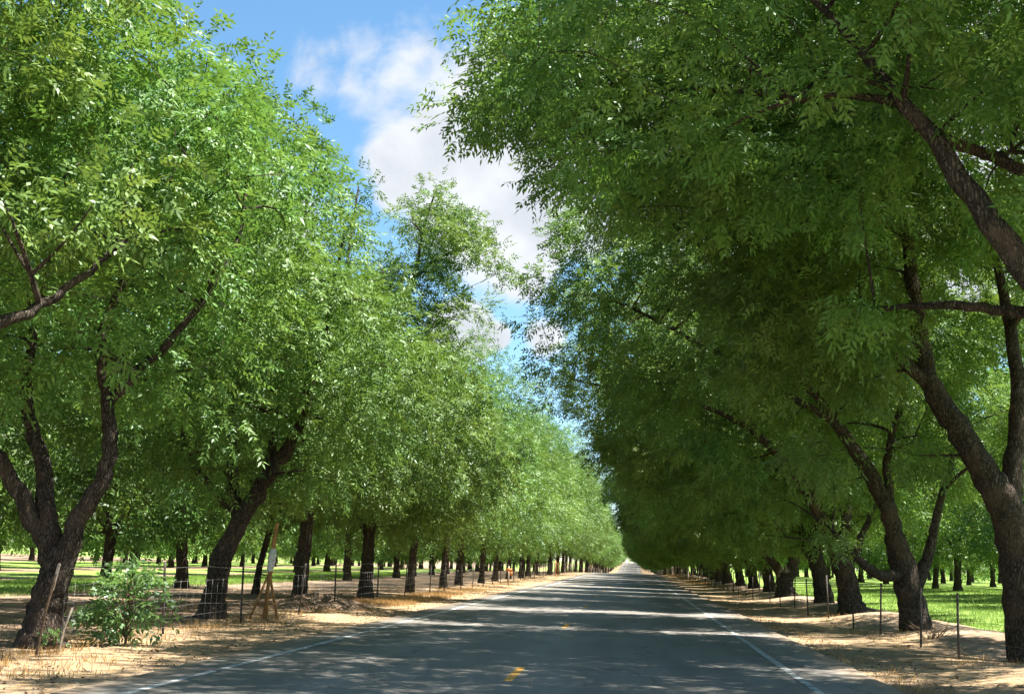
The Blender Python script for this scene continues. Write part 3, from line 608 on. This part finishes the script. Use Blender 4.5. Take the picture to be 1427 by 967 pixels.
# ------------------------------------------------------------------ saplings and weeds
def leafy_plant(name, label, cat, base, h, n_cl, spread, per, ll, seed):
    rg = np.random.default_rng(seed); e = empty(name, base); tag(e, label, cat); mb = MB(); C = []
    mb.tube([(0, 0, -.05), (.02, 0, h * .3), (.0, .03, h * .62), (.05, 0, h * .95)], [.022, .018, .012, .006], 6)
    for k in range(n_cl):
        a = rg.uniform(0, 6.28); z = h * rg.uniform(.26, 1.0); r = spread * rg.uniform(.3, 1) * (1.05 - .45 * abs(z / h - .45))
        q = np.array([math.cos(a) * r, math.sin(a) * r * .8, z]); C.append(q)
        mb.tube(bez(np.array([0, 0, max(.1, z - .35 * h)]), np.array([q[0] * .5, q[1] * .5, z]), q, 5), np.linspace(.009, .004, 5), 4)
    C = np.array(C); V, F = leaf_cloud(rg, C, np.full(len(C), spread * .22), np.full(len(C), per), np.array([0, 0, h * .3]), L=(ll * 1.6, ll * 2.6), ll=ll, lw=ll * .42, pairs=3)
    mb.obj('stem', M_twig, e, True); obj_np('foliage', V, F, M_leaf2, e); return e
leafy_plant('sapling', 'bushy waist-high green pecan sapling by the fence between the two nearest left trunks', 'sapling', loc_of(-7.5, 18.0), 1.12, 34, .56, 6, .12, 21)
leafy_plant('weed', 'small bright green weed in the dirt at the foot of the nearest left trunk', 'weed', loc_of(-8.15, 17.1), .26, 9, .2, 4, .055, 22)

# ------------------------------------------------------------------ fences
def fence(x0, label, ys_posts, special, yend, hgt=1.2, lean_seed=1, strands=(.12, .28, .46, .66, .90, 1.13), stays=62, wmat=None):
    rg = np.random.default_rng(lean_seed); e = empty('wire_fence', (0, 0, 0)); tag(e, label, 'fence')
    for y in ys_posts:
        x = x0 + rg.uniform(-.05, .05); z = float(gz(x, y)); lx, ly = rg.normal(size=2) * .035; h = hgt * rg.uniform(.92, 1.08); mb = MB()
        if y > 95 and rg.uniform() < .45:                              # weathered wooden post further along
            mb.tube([(x, y, z - .2), (x + lx, y + ly, z + h * 1.02)], [.055, .05], 8); mb.obj('wooden_post', M_palepost, e, True); continue
        top = np.array([x + lx, y + ly, z + h]); b = np.array([x, y, z - .3]); d = unit(top - b)
        ax = np.array([[1, 0, 0], [0, 1, 0], d]); L = np.linalg.norm(top - b)
        mb.box((top + b) / 2, (.042, .006, L), ax); mb.box((top + b) / 2 + np.array([0, .019, 0]), (.006, .032, L), ax)
        for s in np.arange(.35, L, .09): mb.box(b + d * s + np.array([0, -.006, 0]), (.012, .010, .02), ax)
        mb.obj('steel_post', M_steel, e)
    for (yb, lx, h, mat, r, nm) in special:
        x = x0; z = float(gz(x, yb)); mb = MB(); mb.tube([(x, yb, z - .2), (x + lx * .5, yb, z + h * .5), (x + lx, yb + .05, z + h)], [r, r, r * .9], 8); mb.obj(nm, mat, e, True)
        if nm == 'leaning_post':
            mb = MB(); mb.tube([(x + lx * .72, yb + .036, z + h * .72), (x + lx * 1.01, yb + .05, z + h * 1.01)], [.023, .023], 8); mb.obj('post_top', M_palepost, e, True)
    mb = MB(); yy = np.arange(ys_posts[0] - 4, yend, 1.4)
    for zz in strands:
        P = np.array([(x0 + .03 * math.sin(y * .9), y, float(gz(x0, y)) + zz + .02 * math.sin(y * 1.3 + zz * 9)) for y in yy]); mb.tube(P, .0032, 3)
    for y in np.arange(ys_posts[0] - 4, stays, .32):
        z = float(gz(x0, y)); mb.tube([(x0 + .03 * math.sin(y * .9), y, z + .12), (x0 + .03 * math.sin(y * .9), y, z + .92)], .0016, 3)
    mb.obj('wire_mesh', wmat or M_wire, e); return e
fence(-7.95, 'sagging woven wire fence on thin posts along the left verge', [20.8, 25.0, 29.1, 32.9, 38.5, 43.3, 48.2, 52.5, 57] + list(np.arange(61.4, 330, 4.4)),
      [(16.1, .20, 1.20, M_twig, .020, 'leaning_post'), (16.75, .14, .60, M_palepost, .016, 'short_stake')], 330, 1.2, 3)
fence(5.68, 'thin dark steel post fence along the dirt verge on the right', [14.6, 18.6, 22.7, 25.4, 29.7, 33.0, 36.9, 41, 45] + list(np.arange(48.8, 330, 3.8)), [], 330, 1.15, 4, (.35, .65, 1.0), -99, M_steel)

# tripod of stakes with a wrapped post
b = loc_of(-7.85, 26.3); e = empty('stake_tripod', b); tag(e, 'orange-brown wooden stakes leaning together around a white-wrapped post', 'stake tripod')
topz = 1.02
for (fx, fy) in ((-.36, -.05), (-.14, .25), (.06, -.18), (.22, .1)):
    mb = MB(); mb.box(np.array([fx * .5, fy * .5, topz * .48]), (.05, .035, math.hypot(topz, math.hypot(fx, fy)) + .1), [[1, 0, 0], [0, 1, 0], unit([-fx, -fy, topz])]); mb.obj('stake', M_stake, e)
mb = MB(); mb.tube([(0, 0, .72), (.03, 0, 1.2), (.05, .01, 1.62), (.10, 0, 2.05)], [.05, .052, .05, .045], 9, .05); mb.obj('post', M_stake, e, True)
mb = MB(); mb.tube([(.0, 0, 1.03), (.03, 0, 1.20), (.045, 0, 1.40), (.055, .01, 1.50)], [.066, .08, .078, .066], 12, .05); mb.obj('wrap', M_wrap, e, True)
mb = MB(); mb.box((-.05, -.01, .33), (.52, .03, .05)); mb.obj('rail', M_stake, e)
mb = MB()
for k in range(5):
    mb.box((.095, -.045 , 1.10 + k * .08), (.02, .05, .012))
mb.obj('strap', M_steel, e)

def marker(x, y, h, label, top=True, mat=None, cross=False):
    b = loc_of(x, y); e = empty('marker_stake', b); tag(e, label, 'stake', 'marker stakes along the left verge')
    mb = MB(); mb.box((0, 0, h / 2 - .1), (.085, .06, h + .2)); mb.obj('post', mat or M_palepost, e)
    if top:
        mb = MB(); mb.box((.02, -.036, h * .80), (.36, .012, .16)); mb.box((.14, -.036, h * .62), (.16, .010, .18)); mb.obj('sign_plate', M_orange, e)
marker(-7.0, 70.0, 1.1, 'pale stake with small orange plate near the top on the left verge')
marker(-7.3, 118, 1.5, 'taller orange-brown stake of a close pair further down the left verge', False, M_orange)
marker(-7.0, 116.5, 1.25, 'shorter orange-brown stake of a close pair further down the left verge', False, M_stake)
marker(-6.6, 200, 1.5, 'lone yellowish stake farthest down the left verge', False, M_stake)

# soil heap with dead twigs, twig bushes
def heap(x, y, rx, ry, h, label):
    n = 30; V = []; F = []
    for a in range(n):
        for k in range(9):
            r = k / 8; an = a / n * 2 * math.pi; q = (1 - r * r) ** 1.3 * h * (1 + .35 * math.sin(an * 3 + r * 5) + .2 * random.uniform(-1, 1)) - .04
            px, py = x + math.cos(an) * r * rx, y + math.sin(an) * r * ry; V.append((px, py, float(gz(px, py)) + q))
    for a in range(n):
        for k in range(8):
            i0 = a * 9 + k; i1 = ((a + 1) % n) * 9 + k; F.append((i0, i0 + 1, i1 + 1, i1))
    o = obj_np('soil_heap', np.array(V), np.array(F), M_soil, smooth=True); tag(o, label, 'soil heap'); return o
heap(-8.6, 33.6, 1.6, 2.8, .30, 'low heap of dark brown soil beside the fence, right of the straight slim trunk')
def twig_bush(x, y, h, n, label, seed):
    rg = np.random.default_rng(seed); mb = MB()
    for k in range(n):
        a = rg.uniform(0, 6.28); s = rg.uniform(.4, 1); p = np.array([rg.normal() * .1, rg.normal() * .1, 0]); P = [p]
        for j in range(5): p = p + np.array([math.cos(a) * .11 * s, math.sin(a) * .11 * s, h * .2 * (1 - .16 * j)]) + rg.normal(size=3) * .035; P.append(p)
        mb.tube(P, np.linspace(.008, .003, 6), 4)
    o = mb.obj('dead_shrub', M_twig); o.location = loc_of(x, y); tag(o, label, 'dead shrub'); return o
twig_bush(6.15, 26.6, .38, 26, 'bare dead twigs in the dirt below the second trunk from the right', 5)
twig_bush(-8.2, 31.2, .5, 22, 'bare brown twigs sprouting from the soil heap on the left', 6)

# ------------------------------------------------------------------ grass, straw, litter, pebbles
def blades(name, Pxy, h, w, mat, seed, lean=.5):
    rg = np.random.default_rng(seed); N = len(Pxy); z = gz(Pxy[:, 0], Pxy[:, 1]); B = np.column_stack([Pxy, z - .01])
    a = rg.uniform(0, 6.28, N); S = np.column_stack([np.cos(a), np.sin(a), np.zeros(N)]); hh = h * rg.uniform(.45, 1.25, N)
    Ln = np.column_stack([rg.normal(size=N) * lean, rg.normal(size=N) * lean, np.ones(N)]) * hh[:, None]
    ww = (w * rg.uniform(.6, 1.3, N))[:, None]
    V = np.stack([B - S * ww, B + S * ww, B + Ln * .6 + S * ww * .6, B + Ln], 1).reshape(-1, 3)
    return tag(obj_np(name, V, np.arange(N * 4).reshape(-1, 4), mat), kind='stuff')
def tufts(rg, n, xr, yr, per, rad, yexp=1.6):
    c = np.column_stack([rg.uniform(*xr, n), yr[0] + (yr[1] - yr[0]) * rg.uniform(0, 1, n) ** yexp])
    return np.repeat(c, per, 0) + rg.normal(size=(n * per, 2)) * rad
rg = np.random.default_rng(91)
dry = np.vstack([tufts(rg, 230, (-8.6, -6.4), (13, 110), 14, .16), tufts(rg, 170, (-8.4, -7.5), (13, 110), 26, .14), tufts(rg, 190, (-8.2, -6.6), (36, 60), 46, .16), tufts(rg, 110, (5.0, 6.4), (20, 200), 18, .14),
                 tufts(rg, 260, (4.6, 6.4), (95, 220), 44, .25), tufts(rg, 180, (-13, -9), (15, 60), 14, .15), tufts(rg, 120, (3.4, 4.0), (14, 60), 8, .1)])
blades('dry_grass', dry, .13, .006, M_straw, 5)
tag(bpy.data.objects['dry_grass'], 'straw-coloured dry grass tufts along both dirt verges', 'dry grass')
gr = np.vstack([np.column_stack([rg.uniform(9.6, 26, 90000), 24 + 76 * rg.uniform(0, 1, 90000) ** 1.5]), np.column_stack([rg.uniform(-27, -18.8, 50000), rg.uniform(34, 110, 50000)])])
o = blades('grass', gr, .13, .010, M_grass, 6, .4); tag(o, 'short bright green grass between the orchard rows', 'grass')
P = np.vstack([tufts(rg, 330, (-14, -5.9), (12, 72), 17, .22), tufts(rg, 230, (3.6, 9), (14, 72), 17, .2), np.column_stack([rg.uniform(3.0, 4.2, 1500), 12 + 50 * rg.uniform(0, 1, 1500)]), np.column_stack([rg.uniform(-6.5, -5.4, 1500), 12 + 50 * rg.uniform(0, 1, 1500)])])
N = len(P); z = gz(P[:, 0], P[:, 1]) + rg.uniform(.004, .02, N); B = np.column_stack([P, z]); a = rg.uniform(0, 6.28, N); L = (.012 + .04 * rg.uniform(0, 1, N) ** 2)[:, None]
S = np.column_stack([np.cos(a), np.sin(a), rg.normal(size=N) * .3]); T = np.column_stack([-np.sin(a), np.cos(a), rg.normal(size=N) * .3])
o = obj_np('leaf_litter', np.stack([B - S * L, B - T * L * .4, B + S * L, B + T * L * .4], 1).reshape(-1, 3), np.arange(N * 4).reshape(-1, 4), M_litter)
tag(o, 'scattered fallen leaves and bits on the dirt verges', 'leaf litter', kind='stuff')
mb = MB(); oc = np.array([[1, 0, 0], [0, 1, 0], [-1, 0, 0], [0, -1, 0], [0, 0, 1]], float)
for k in range(1500):
    s = random.random() < .5; x = random.uniform(-8.4, -5.65) if s else random.uniform(3.35, 6.5); y = 12 + 40 * random.random() ** 1.7
    r = random.uniform(.008, .03); an = random.uniform(0, 6); c_, s_ = math.cos(an), math.sin(an)
    q = oc * np.array([r, r * random.uniform(.6, 1), r * .7]); q = np.column_stack([q[:, 0] * c_ - q[:, 1] * s_, q[:, 0] * s_ + q[:, 1] * c_, q[:, 2]])
    mb.add(q + np.array([x, y, float(gz(x, y))]), [[0, 1, 4, 4], [1, 2, 4, 4], [2, 3, 4, 4], [3, 0, 4, 4]])
V, F = mb.get(); o = obj_np('gravel', V, F[:, :3], M_stone); tag(o, 'small stones scattered on the verges', 'gravel', kind='stuff')

mb = MB(); rg = np.random.default_rng(12)
for k in range(150):                                                   # twigs dropped by the trees
    x = rg.uniform(-13, -6.2) if k % 2 else rg.uniform(4.2, 8.6); y = 13 + 45 * rg.uniform() ** 1.4; a = rg.uniform(0, 6.28); L = rg.uniform(.12, .55)
    P = [np.array([x, y, float(gz(x, y)) + .012])]
    for j in range(4):
        a += rg.normal() * .35; q = P[-1] + np.array([math.cos(a), math.sin(a), 0]) * L / 4; q[2] = float(gz(q[0], q[1])) + rg.uniform(.01, .035); P.append(q)
    mb.tube(P, np.linspace(.009, .003, 5) * rg.uniform(.6, 1.5), 4)
tag(mb.obj('fallen_twigs', M_twig), 'thin dead twigs dropped on the dirt verges', 'twigs', kind='stuff')
